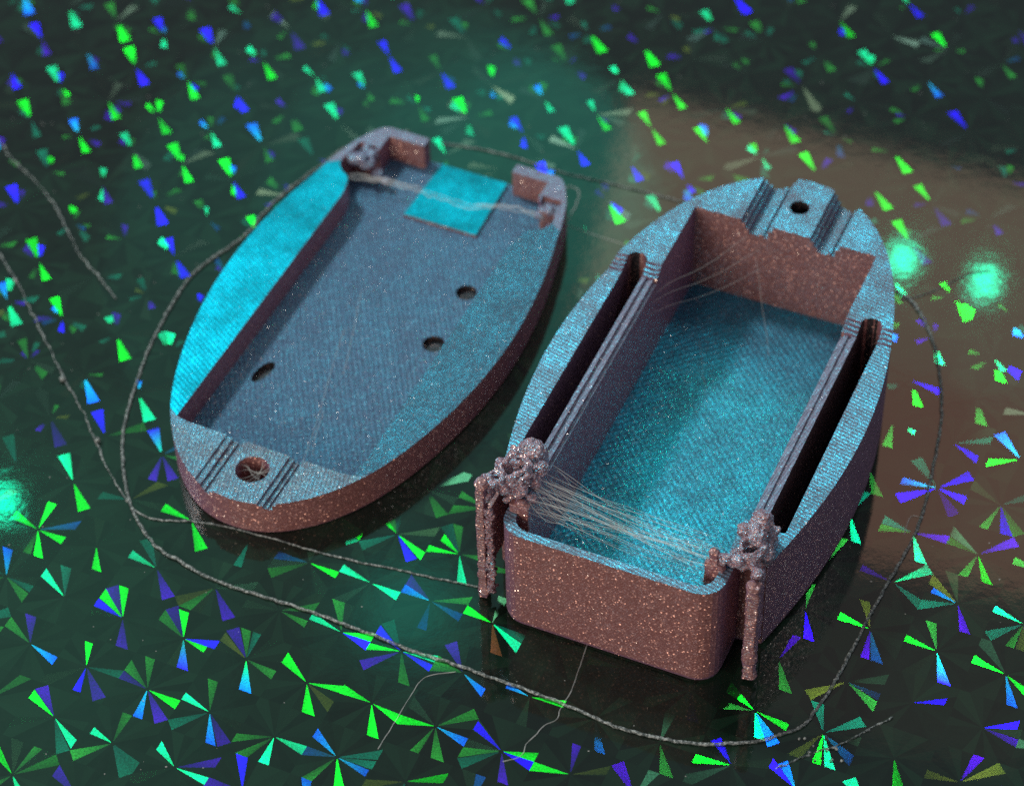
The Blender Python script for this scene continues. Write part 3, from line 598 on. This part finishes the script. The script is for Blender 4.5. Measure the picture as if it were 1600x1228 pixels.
# ------------------------------------------------------------------ shallow lid (left)
LD = thing("shallow_case_lid", "shallow tray half of the case at left, with one bright cyan crescent rim", "plastic lid",
           (-8.065, 220.508, 0.0), -0.4536)
HL = 4.4; ZT = 1.0
tail = [(14.35, 2.0), (13.85, 4.0), (13.2, 6.4), (12.4, 8.0), (11.7, 9.2), (11.1, 9.9), (10.4, 10.2)]
hl = spline([(u, -v) for u, v in HALF], 5) + tail
lid = [(-u, v) for u, v in reversed(hl[1:])] + hl
neck = spline([(10.3, -2.6), (10.45, -1.2), (11.0, 0.6), (12.2, 1.5), (12.9, 2.4), (13.0, 3.4)], 4) + [(12.75, 4.2), (12.7, 4.9), (10.5, 4.9), (10.4, 5.6), (9.9, 6.2), (9.9, 8.8)]
tray = [(10.3, -39.0)] + neck + [(-u, v) for u, v in reversed(neck)] + [(-10.3, -39.0), (-9.0, -39.25), (8.6, -39.25)]
opening = [(-5.5, 8.0), (5.45, 8.0), (5.45, 11.0), (-5.5, 11.0)]
patch = [(-4.2, 0.6), (4.7, 0.7), (4.3, 9.95), (-3.9, 9.95)]
ledges = [[(sg * u, v) for u, v in ((10.5, 4.9), (12.7, 4.9), (12.5, 6.6), (10.2, 6.6))] for sg in (-1, 1)]
pits = [circle(sg * 11.9, 4.1, .75, 12) for sg in (-1, 1)]
h1, h2, h3, hb = circle(7.5, -7.6, 1.15), circle(7.7, -16.1, 1.2), circle(-7.0, -27.1, .75, 16, 1.75, -0.22), circle(0.4, -42.4, 1.75, 24)
S1 = groove(-4.3, -1.9, ((0, .3, 4.15), (.3, .55, 3.8), (.55, .8, 3.55), (.8, 1, 4.1)))
S2 = groove(3.0, 4.75, ((0, .3, 4.1), (.3, .55, 3.75), (.55, .8, 3.5), (.8, 1, 4.1)))
def zlid(u, v):
    if not inside((u, v), lid): return None
    for h in (h1, h2, h3): 
        if inside((u, v), h): return 0.3
    if inside((u, v), hb): return 1.0
    if inside((u, v), patch) : return ZT + .35
    if inside((u, v), opening) or inside((u, v), tray): return ZT
    for l in ledges:
        if inside((u, v), l): return 3.7
    if v < -38:
        for a, b, z in S1 + S2:
            if a < u < b: return z
    return HL
lines = [((u, -39.25), (u, -48)) for g in (S1, S2) for u in sorted({a for a, b, z in g} | {g[-1][1]})]
bm = stepped([lid, tray, opening, patch, h1, h2, h3, hb] + ledges, lines, zlid, 0.02, 0.09, 0.6)
def cls(c, n):
    u, v, z = c; au = abs(u)
    for h in (h1, h2, h3):
        m = sum((Vector(p) for p in h), Vector((0, 0))) / len(h)
        if inside((u * .98 + m.x * .02, v * .98 + m.y * .02), h) and z < 1.0: return 'small_hole_%d' % (h is h1 or 2 * (h is h2) or 3)
    if (u - .4) ** 2 + (v + 42.4) ** 2 < 1.76 ** 2: return 'screw_hole'
    if z < 0.05: return 'base'
    if z < ZT + .12 and n.z > .4: return 'tray_floor'
    if z < ZT + .5 and n.z > .4: return 'raised_patch'
    if v < -39.2 and n.z < .93 and z > 3.4 and (-4.35 < u < -1.8 or 2.95 < u < 4.8): return 'groove_wall'
    if n.z > .45 and z > 3.3:
        if v < -38.6: return 'nose_rim'
        if v > 2.6: return 'corner_block_right' if u > 0 else 'corner_block_left'
        return 'side_rim_right' if u > 0 else 'side_rim_left'
    r = max(inside((u * k, (v + 18) * k - 18), lid) for k in (1.02,)) 
    if r: return 'corner_wall_right' if (v > 3 and u > 0) else 'corner_wall_left' if v > 3 else 'inner_wall'
    return 'outer_wall'
NAMES.update({'small_hole_1': 'small_hole', 'small_hole_2': 'small_hole', 'small_hole_3': 'small_hole', 'corner_block_left': 'corner_block', 'corner_block_right': 'corner_block', 'corner_wall_left': 'corner_wall', 'corner_wall_right': 'corner_wall'})
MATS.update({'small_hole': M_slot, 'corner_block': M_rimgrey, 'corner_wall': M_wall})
M_lidnose = filament("filament_sheen_nose", 0.42, 0.36, base=(0.14, 0.12, 0.15), lines=15, pitch=0.42, bump=0.9, flake=1.1, patchy=0.6, ridge=0.3, dense=(0.3, 0.5, 0.5))  # same filament; the nose rim's cyan sheen is set by colour and gloss
for k, b in split(bm, cls).items():
    nm = NAMES.get(k, k); m = MATS[nm]
    if k == 'side_rim_left': m = M_bright
    if k == 'side_rim_right': m = M_teal
    if k == 'nose_rim': m = M_lidnose
    if k == 'screw_hole': m = M_wall
    o = link(nm, b, m, LD)
    if k == 'side_rim_left': o['label'] = 'brightest cyan crescent of the rim'
BAR = [(-12.1, 2.8, 2.6), (-10.1, 3.1, 2.9), (-6.4, 3.5, 3.0), (-3.3, 3.7, 2.9), (-0.3, 4.0, 2.4), (2.6, 4.4, 2.0), (5.6, 4.9, 2.7), (9.1, 5.1, 3.0), (11.2, 4.8, 3.0)]
bm = bmesh.new()
tube(bm, BAR, 0.12, 7, 0.2, 2, 0.35, lambda t: 1.5 - 1.9 * t if t < .35 else (.35 if t < .62 else 1.0)); tube(bm, [(x, y - .45, z - .1) for x, y, z in BAR], 0.12, 6, 0.3, 9, 0.35, lambda t: 1.3 - 1.5 * t if t < .5 else .6)
link('sagging_strand', bm, M_hair, LD, True)
link('melted_lump', blob_mesh([(-12.2, 4.4, 3.7, .8), (-11.2, 4.6, 3.9, .75), (-10.4, 5.6, 4.0, .6), (-9.3, 4.4, 2.4, .7), (-8.0, 4.0, 2.2, .5), (-11.4, 6.1, 4.1, .55)], .12, .14, 1.6, 8, strands=knot(-10.6, 4.6, 3.4, 4, .9, 2)), M_rimgrey, LD, True)
link('melted_lump', blob_mesh([(11.6, 5.4, 3.6, .6), (10.6, 5.0, 2.9, .55), (12.1, 4.2, 2.2, .45)], .12, .1, 1.6, 9), M_rimgrey, LD, True)
bm = bmesh.new(); random.seed(8)
for k in range(7):
    a = random.uniform(0, 6.28); b = a + random.uniform(2.2, 4)
    tube(bm, hair_between(Vector((.4 + 1.7 * math.cos(a), -42.4 + 1.7 * math.sin(a), 3.9)), Vector((.4 + 1.7 * math.cos(b), -42.4 + 1.7 * math.sin(b), 3.7)), .2, k, .04, .5), .04, 4, 0, k, .5)
for (a, b) in (((-2, -18, 1.1), (3.5, -38.5, 1.2)), ((1.5, -30, 1.1), (4.2, -38.0, 1.2)), ((-3, -12, 1.1), (1, -24, 1.1))):
    tube(bm, hair_between(Vector(a), Vector(b), 0, a[0], .04, .6), .035, 4, 0, 1, .8)
st = link('stray_hairs', bm, M_hair, LD, True); st['kind'] = 'stuff'

# ------------------------------------------------------------------ loose strands on the sheet
def strand(name, label, pts, rad, mat, seed, jit=.22, cat="plastic strand", z=None, rf=None, n=7, extra=()):
    bm = bmesh.new()
    tube(bm, [(x, y, (z or rad * .95)) for x, y in pts], rad, n, jit, seed, 0.35, rf)
    for (x, y, r) in extra: bmesh.ops.create_icosphere(bm, subdivisions=2, radius=r, matrix=Matrix.Translation((x, y, r * .7)) @ Matrix.Rotation(seed, 4, 'X'))
    o = link(name, bm, mat, None, True); o['label'] = label; o['category'] = cat; return o
strand('skirt_loop', "long grey printed skirt strand curving in a ring round both case halves", LOOP_TOP, 0.17, M_strand, 1, .12)
strand('skirt_strand', "blurred pale strand lying between the backs of the two case halves", LOOP_BACK, 0.10, M_strand, 2, .1)
strand('skirt_strand', "straight grey strand from the ring to the foot of the left melted support", STRAND2, 0.10, M_strand, 3, .08)
strand('residue_strand', "thin crusty strand at the upper left edge bending past faint scratches", STRANDL, 0.08, M_strand, 4, rf=lambda t: .5 + abs(math.sin(t * 9)))
strand('residue_strand', "crusty strand with pinkish beads at the left edge running down to the ring", STRANDL2, 0.09, M_strand, 5, rf=lambda t: .5 + .9 * abs(math.sin(t * 14)),
       extra=[(STRANDL2[4][0] - .5, STRANDL2[4][1] + .5, .38), (STRANDL2[6][0] + .2, STRANDL2[6][1], .36), (STRANDL2[1][0], STRANDL2[1][1], .3)])
strand('plastic_thread', "hair-thin thread trailing from under the front of the deep case half", THREAD, 0.065, M_hair, 6, .12, "plastic thread")
strand('plastic_thread', "faint bent thread in the lower middle beneath the ring", THREAD2, 0.05, M_hair, 7, .05, "plastic thread")
strand('plastic_thread', "tiny hooked thread against the ring at the lower right", HOOK, 0.06, M_hair, 8, .05, "plastic thread")
strand('plastic_thread', "curled pale thread beside the back corner of the shallow lid", CURLTHREAD, 0.09, M_hair, 9, .1, "plastic thread")
strand('plastic_thread', "short straight thread in the gap between the two case halves", STRAY, 0.06, M_hair, 10, .05, "plastic thread")
strand('skirt_strand', "blurred pale strand reaching from the deep half towards the right green glow", RIGHTARM, 0.06, M_strand, 11, .1)
strand('residue_strand', "crumbly dotted strand at the bottom right outside the ring", RESID, 0.09, M_strand, 12, rf=lambda t: .25 + 1.1 * abs(math.sin(t * 31)),
       extra=[(RESID[2][0] + random.uniform(-2, 2), RESID[2][1] + random.uniform(-1.5, 1.5), random.uniform(.08, .2)) for k in range(16)])
# crumbs of plastic and dust
bm = bmesh.new(); random.seed(21)
for k in range(260):
    x = random.uniform(-62, 62); y = random.uniform(144, 264); r = random.uniform(.03, .09)
    bmesh.ops.create_icosphere(bm, subdivisions=1, radius=r, matrix=Matrix.Translation((x, y, r * .8)) @ Matrix.Diagonal((random.uniform(.6, 1.8), 1, .7, 1)))
dust = link('dust_specks', bm, M_hair, None, True); dust['kind'] = 'stuff'; dust['label'] = "tiny pale dust specks scattered over the print sheet"; dust['category'] = "dust"
